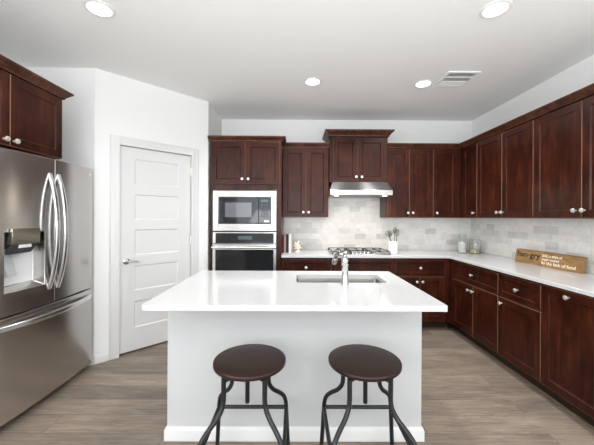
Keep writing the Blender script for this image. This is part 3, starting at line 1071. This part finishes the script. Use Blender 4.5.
# ------------------------------------------------------------------ bar stools
def make_stool():
    s = thing('bar_stool', '', 'stool')
    MB().lathe([(0.168, 0.630), (0.178, 0.631), (0.1815, 0.634), (0.1825, 0.639), (0.1825, 0.647), (0.1812, 0.6505), (0.1785, 0.6522), (0.174, 0.6528), (0.08, 0.6528), (0.01, 0.6528)], (0.012, 0, 0), 64).build('seat', M['seat'], s, ang=40)
    MB().lathe([(0.125, 0.604), (0.125, 0.6298)], (0, 0, 0), 28).build('mounting_plate', M['black'], s)
    MB().lathe([(0.010, 0.428), (0.0115, 0.434), (0.0115, 0.604)], (0.0, 0, 0), 14).build('height_rod', M['black'], s)
    cl = MB().lathe([(0.028, 0.555), (0.028, 0.600), (0.034, 0.604)], (0, 0, 0), 18)
    for sx in (-1, 1):
        for sy in (-1, 1):
            cl.tube([(0, 0, 0.59), (sx * 0.098, sy * 0.098, 0.59)], 0.009, 8)
    cl.build('collar', M['black'], s)
    pr = [(0.098, 0.604), (0.098, 0.56), (0.098, 0.500), (0.104, 0.462), (0.124, 0.425), (0.154, 0.392), (0.177, 0.360), (0.188, 0.325), (0.192, 0.285), (0.198, 0.16), (0.206, 0.014)]
    for sx in (-1, 1):
        for sy in (-1, 1):
            pts = smoothpath([(sx * d, sy * d, z) for d, z in pr], 5)
            lg = MB().tube(pts, 0.0118, 12).build('leg', M['black'], s)
            MB().lathe([(0.015, 0.0), (0.015, 0.02), (0.0125, 0.024)], (sx * 0.206, sy * 0.206, 0), 12).build('foot_cap', M['rubber'], lg)
    q = 0.192
    for p0, p1 in (((-q, -q), (q, -q)), ((q, -q), (q, q)), ((q, q), (-q, q)), ((-q, q), (-q, -q))):
        MB().tube([(*p0, 0.286), (*p1, 0.286)], 0.0105, 10).build('rung', M['black'], s)
    return s


st = make_stool()
st.location = (-0.240, 1.530, 0)
st['label'] = 'round wooden bar stool with black bent legs before the left half of the island'
st['group'] = 'bar stools at the island'
s2 = copy_tree(st)
s2.location = (0.360, 1.530, 0)
s2['label'] = 'round wooden bar stool with black bent legs nearest the island right end'
for ch in s2.children:
    if ch.name.startswith('seat'):
        ch.location.x = -0.018

# ------------------------------------------------------------------ ceiling fixtures
LL = ['round recessed ceiling light above the refrigerator side, at the upper left',
      'round recessed ceiling light nearest the right wall cabinets, at the upper right',
      'round recessed ceiling light in the middle of the ceiling toward the hood',
      'round recessed ceiling light immediately left of the air vent']
rl = thing('recessed_light', LL[0], 'ceiling light', (*LAMPS[0], CEIL), 0, 'recessed ceiling lights')
MB().rings([[(r * math.cos(2 * PI * k / 32), r * math.sin(2 * PI * k / 32), z) for k in range(32)] for r, z in
            ((0.070, -0.0005), (0.093, -0.0005), (0.092, -0.004), (0.078, -0.008), (0.070, -0.006), (0.070, -0.0005))], False, False).build('trim_ring', M['vent'], rl)
MB().lathe([(0.0695, -0.001), (0.0695, -0.005)], (0, 0, 0), 32).build('diffuser', M['lamp'], rl)
for p, l in zip(LAMPS[1:], LL[1:]):
    c = copy_tree(rl)
    c.location = (*p, CEIL)
    c['label'] = l

vt = thing('ceiling_vent', 'white square air vent with louvres in the ceiling', 'vent', (1.575, 2.960, CEIL), 0)
vx, vy = 0.150, 0.160
f = MB()
f.box(-vx, vx, -vy, -vy + 0.022, -0.010, -0.0005).box(-vx, vx, vy - 0.022, vy, -0.010, -0.0005)
f.box(-vx, -vx + 0.022, -vy + 0.022, vy - 0.022, -0.010, -0.0005).box(vx - 0.022, vx, -vy + 0.022, vy - 0.022, -0.010, -0.0005)
for y in (-0.05, 0.045):
    f.box(-vx + 0.022, vx - 0.022, y - 0.008, y + 0.008, -0.010, -0.0005)
f.build('vent_frame', M['vent'], vt, bevel=0.001)
MB().box(-vx + 0.022, vx - 0.022, -vy + 0.022, vy - 0.022, -0.0016, -0.0006).build('duct_opening', M['dark'], vt)
lv = MB()
for (ya, yb, axis, n, tilt) in ((-0.136, -0.060, 'x', 11, 0.5), (-0.040, 0.035, 'x', 11, 0.25), (0.055, 0.136, 'y', 6, 0.8)):
    for k in range(n):
        if axis == 'x':
            x = -vx + 0.034 + k * (2 * vx - 0.068) / (n - 1)
            d = 0.008 * tilt
            lv.prism([(x - d - 0.0015, -0.0095), (x - d + 0.0015, -0.0095), (x + d + 0.0015, -0.002), (x + d - 0.0015, -0.002)], ya, yb, 'y')
        else:
            y = ya + (k + 0.5) * (yb - ya) / n
            lv.prism([(y - 0.0075, -0.002), (y - 0.0055, -0.002), (y + 0.0075, -0.0095), (y + 0.0055, -0.0095)], -vx + 0.022, vx - 0.022, 'x')
lv.build('louvre', M['vent'], vt)

# ------------------------------------------------------------------ things on the counters
ZC = 0.9152
# wooden sign, front toward the room (local x to the viewer's right = toward the camera)
sx0, sy0 = 2.333, 3.185
sx1, sy1 = 2.360, 2.475
srz = math.atan2(sy1 - sy0, sx1 - sx0)
SL = math.hypot(sx1 - sx0, sy1 - sy0)
sg = thing('wooden_sign', 'long wooden word sign leaning back on the right counter', 'sign', (sx0, sy0, ZC), srz)
SH, ST, LEAN = 0.137, 0.040, 0.018
MB().prism([(0, 0), (ST, 0), (ST + LEAN, SH), (LEAN, SH)], 0, SL, 'x').build('plank', M['sign'], sg, bevel=0.002)


def text(parent, name, s, x, z, size, mt, bold=0.0, sx=1.0):
    cu = bpy.data.curves.new(name, 'FONT')
    cu.body = s
    cu.size = size
    cu.extrude = 0.0006
    cu.offset = bold
    o = bpy.data.objects.new(name, cu)
    COL.objects.link(o)
    dg = bpy.context.evaluated_depsgraph_get()
    me = bpy.data.meshes.new_from_object(o.evaluated_get(dg))
    bpy.data.objects.remove(o)
    me.name = name
    me.materials.clear()
    me.materials.append(mt)
    q = bpy.data.objects.new(name, me)
    COL.objects.link(q)
    q.parent = parent
    tilt = math.atan2(LEAN, SH)
    q.scale = (sx, 1, 1)
    q.rotation_euler = (R(90) - tilt, 0, 0)
    q.location = (x, LEAN * z / SH - 0.0004, z)
    return q


w1 = text(sg, 'large_word', 'han', 0.022, 0.066, 0.078, M['ink'], 0.0012, 1.22)
xe = 0.022 + 1.22 * max(v.co.x for v in w1.data.vertices)
MB().lathe([(0.0065, 0.0), (0.0065, -0.0012)], (xe + 0.016, LEAN * 0.088 / SH + 0.0003, 0.088), 12, 'y').build('word_dot', M['ink'], sg)
text(sg, 'large_word', 'gry', xe + 0.030, 0.066, 0.078, M['ink'], 0.0012, 1.22)
text(sg, 'small_words', '(adj.) a state of', 0.325, 0.094, 0.034, M['paint'], 0.0004, 1.0)
text(sg, 'small_words', 'anger caused', 0.325, 0.060, 0.034, M['paint'], 0.0004, 1.0)
text(sg, 'small_words', 'by the lack of food', 0.325, 0.024, 0.040, M['paint'], 0.0006, 1.12)


def jar(label, x, y, r, h, fill, fm, knob_lid):
    j = thing('glass_jar', label, 'jar', (x, y, ZC), 0, 'glass storage jars in the corner')
    prof_o = [(r - 0.006, 0.0), (r, 0.006), (r, h - 0.045), (r - 0.010, h - 0.030), (r - 0.010, h - 0.022)]
    prof_i = [(r - 0.013, h - 0.022), (r - 0.013, h - 0.030), (r - 0.0035, h - 0.046), (r - 0.0035, 0.008), (r - 0.010, 0.005)]
    MB().lathe(prof_o + prof_i, (0, 0, 0), 32).build('jar_body', M['glass'], j, ang=50)
    MB().lathe([(r - 0.0105, 0.0055), (r - 0.0045, 0.009), (r - 0.0045, fill), (r * 0.6, fill + 0.004), (0.004, fill + 0.006)], (0, 0, 0), 28).build('contents', fm, j)
    lid = MB().lathe([(r - 0.012, h - 0.0215), (r - 0.004, h - 0.020), (r - 0.004, h - 0.006), (r - 0.010, h)], (0, 0, 0), 28).build('lid', M['glass'], j)
    if knob_lid:
        MB().lathe([(0.010, h + 0.0005), (0.008, h + 0.010), (0.016, h + 0.018), (0.014, h + 0.028), (0.006, h + 0.031)], (0, 0, 0), 16).build('lid_knob', M['glass'], lid)


jar('tall glass jar of white flour in the counter corner', 2.192, 3.935, 0.055, 0.240, 0.140, M['flour'], False)
jar('glass jar with a knobbed lid and little tan filling, right of the flour jar', 2.318, 3.870, 0.064, 0.215, 0.062, M['oats'], True)

# utensil crock and utensils
cx, cy, cr, chh = 1.233, 3.790, 0.060, 0.160
ck_ = MB().lathe([(cr - 0.006, 0.0), (cr - 0.001, 0.004), (cr, 0.02), (cr, chh - 0.004), (cr - 0.003, chh), (cr - 0.006, chh - 0.004), (cr - 0.006, 0.010), (cr - 0.012, 0.007)], (0, 0, 0), 32)
tag(ck_.build('utensil_crock', M['ceramic'], loc=(cx, cy, ZC), ang=50), 'white ceramic crock right of the cooktop', 'crock')


def utensil(name, label, foot, tip, kind, mt):
    u = thing(name, label, 'utensil', (cx + foot[0], cy + foot[1], ZC + 0.012), 0, 'cooking utensils in the crock')
    f = Vector((0, 0, 0))
    tp = Vector((tip[0] - foot[0], tip[1] - foot[1], tip[2]))
    d = tp.normalized()
    L = tp.length
    hl = 0.085
    MB().tube([f + d * 0.004, d * (L - hl)], 0.0055, 8).build('handle', mt, u)
    side = Vector((1, 0, 0))
    side = (side - d * side.dot(d)).normalized()
    nrm = d.cross(side)
    b = MB()
    base = d * (L - hl)
    if kind == 'spoon':
        rs = []
        for k in range(9):
            q = k / 8
            w = 0.027 * math.sin(PI * min(0.97, 0.08 + 0.9 * q)) ** 0.7 + 0.003
            c0 = base + d * (hl * q)
            rs.append([c0 + side * (w * math.cos(a)) + nrm * (0.005 * math.sin(a) - 0.008 * math.sin(PI * q)) for a in [2 * PI * i / 12 for i in range(12)]])
        b.rings(rs)
    elif kind == 'turner':
        for s_ in (-0.022, -0.008, 0.008, 0.022):
            p = base + side * s_
            b.tube([p + d * 0.018, p + d * hl], 0.0035, 6)
        for q in (0.018, hl):
            b.tube([base - side * 0.0245 + d * q, base + side * 0.0245 + d * q], 0.004, 6)
        b.tube([base, base + d * 0.018], 0.006, 6)
    else:
        for a in (0, PI / 3, 2 * PI / 3):
            e = side * math.cos(a) + nrm * math.sin(a)
            b.tube(smoothpath([base + e * 0.003, base + d * 0.035 + e * 0.022, base + d * 0.072 + e * 0.022, base + d * hl, base + d * 0.072 - e * 0.022, base + d * 0.035 - e * 0.022, base - e * 0.003], 5), 0.002, 6)
    b.build('head', mt, u)


utensil('spoon', 'grey-green cooking spoon upright at the middle of the crock', (-0.024, 0.012), (-0.034, 0.020, 0.295), 'spoon', M['utensil'])
utensil('spoon', 'taller grey spoon standing behind the middle of the crock', (0.024, 0.022), (0.034, 0.040, 0.330), 'spoon', M['utensil'])
utensil('slotted_turner', 'dark slotted turner at the right rim of the crock', (0.030, -0.014), (0.044, -0.020, 0.292), 'turner', M['utensil2'])
utensil('whisk', 'wire whisk leaning out over the left rim of the crock', (0.042, -0.026), (-0.092, -0.030, 0.275), 'whisk', M['utensil2'])


# books beside the oven tower
def book(label, x, w, h, d, mt, yf):
    b = thing('book', label, 'book', (x, yf, ZC), 0, 'upright books beside the oven tower')
    c = MB().box(0, 0.0025, 0.002, d, 0, h).box(w - 0.0025, w, 0.002, d, 0, h).box(0, w, 0, 0.0025, 0, h)
    c.build('cover', mt, b)
    MB().box(0.0027, w - 0.0027, 0.0027, d - 0.004, 0.003, h - 0.003).build('pages', M['paper'], b)


bx = -0.164
for lab, w, h, mm in (('maroon book touching the oven tower', 0.019, 0.232, M['maroon']),
                      ('dusty pink book between the maroon and black ones', 0.022, 0.220, M['pink']),
                      ('thick black book in the middle of the row', 0.036, 0.240, M['bookblack']),
                      ('white book right of the thick black one', 0.028, 0.243, M['bookwhite']),
                      ('thin tan book at the right end of the row', 0.013, 0.215, M['booktan'])):
    book(lab, bx, w, h, 0.165, mm, 3.860)
    bx += w + 0.0006

# dried-flower ball ornament
orn = thing('flower_ornament', 'small cream and brown dried-flower ornament beside the books', 'ornament', (0.030, 3.960, ZC), 0)
MB().lathe([(0.030, 0.0), (0.036, 0.004), (0.030, 0.014), (0.020, 0.022)], (0, 0, 0), 20).build('base', M['ceramic'], orn)
random.seed(4)
pt = MB()
pd = MB()
for k in range(26):
    zc = 1 - 2 * (k + 0.5) / 26
    an = k * 2.39996
    rr = math.sqrt(1 - zc * zc)
    n = Vector((rr * math.cos(an), rr * math.sin(an), zc))
    c0 = Vector((0, 0, 0.080)) + Vector((n.x * 0.040, n.y * 0.040, n.z * 0.048))
    tgt = pd if k % 4 == 1 else pt
    r0 = 0.012 if k % 4 == 1 else 0.0185
    rs = []
    for i in range(1, 6):
        th = PI * i / 6
        rs.append([c0 + Vector((r0 * math.sin(th) * math.cos(2 * PI * q / 8), r0 * math.sin(th) * math.sin(2 * PI * q / 8), r0 * math.cos(th))) for q in range(8)])
    tgt.rings(rs)
pt.lathe([(0.01, 0.034), (0.034, 0.055), (0.040, 0.080), (0.034, 0.105), (0.01, 0.126)], (0, 0, 0), 16)
pt.build('petals', M['petal'], orn)
pd.build('pods', M['pod'], orn)
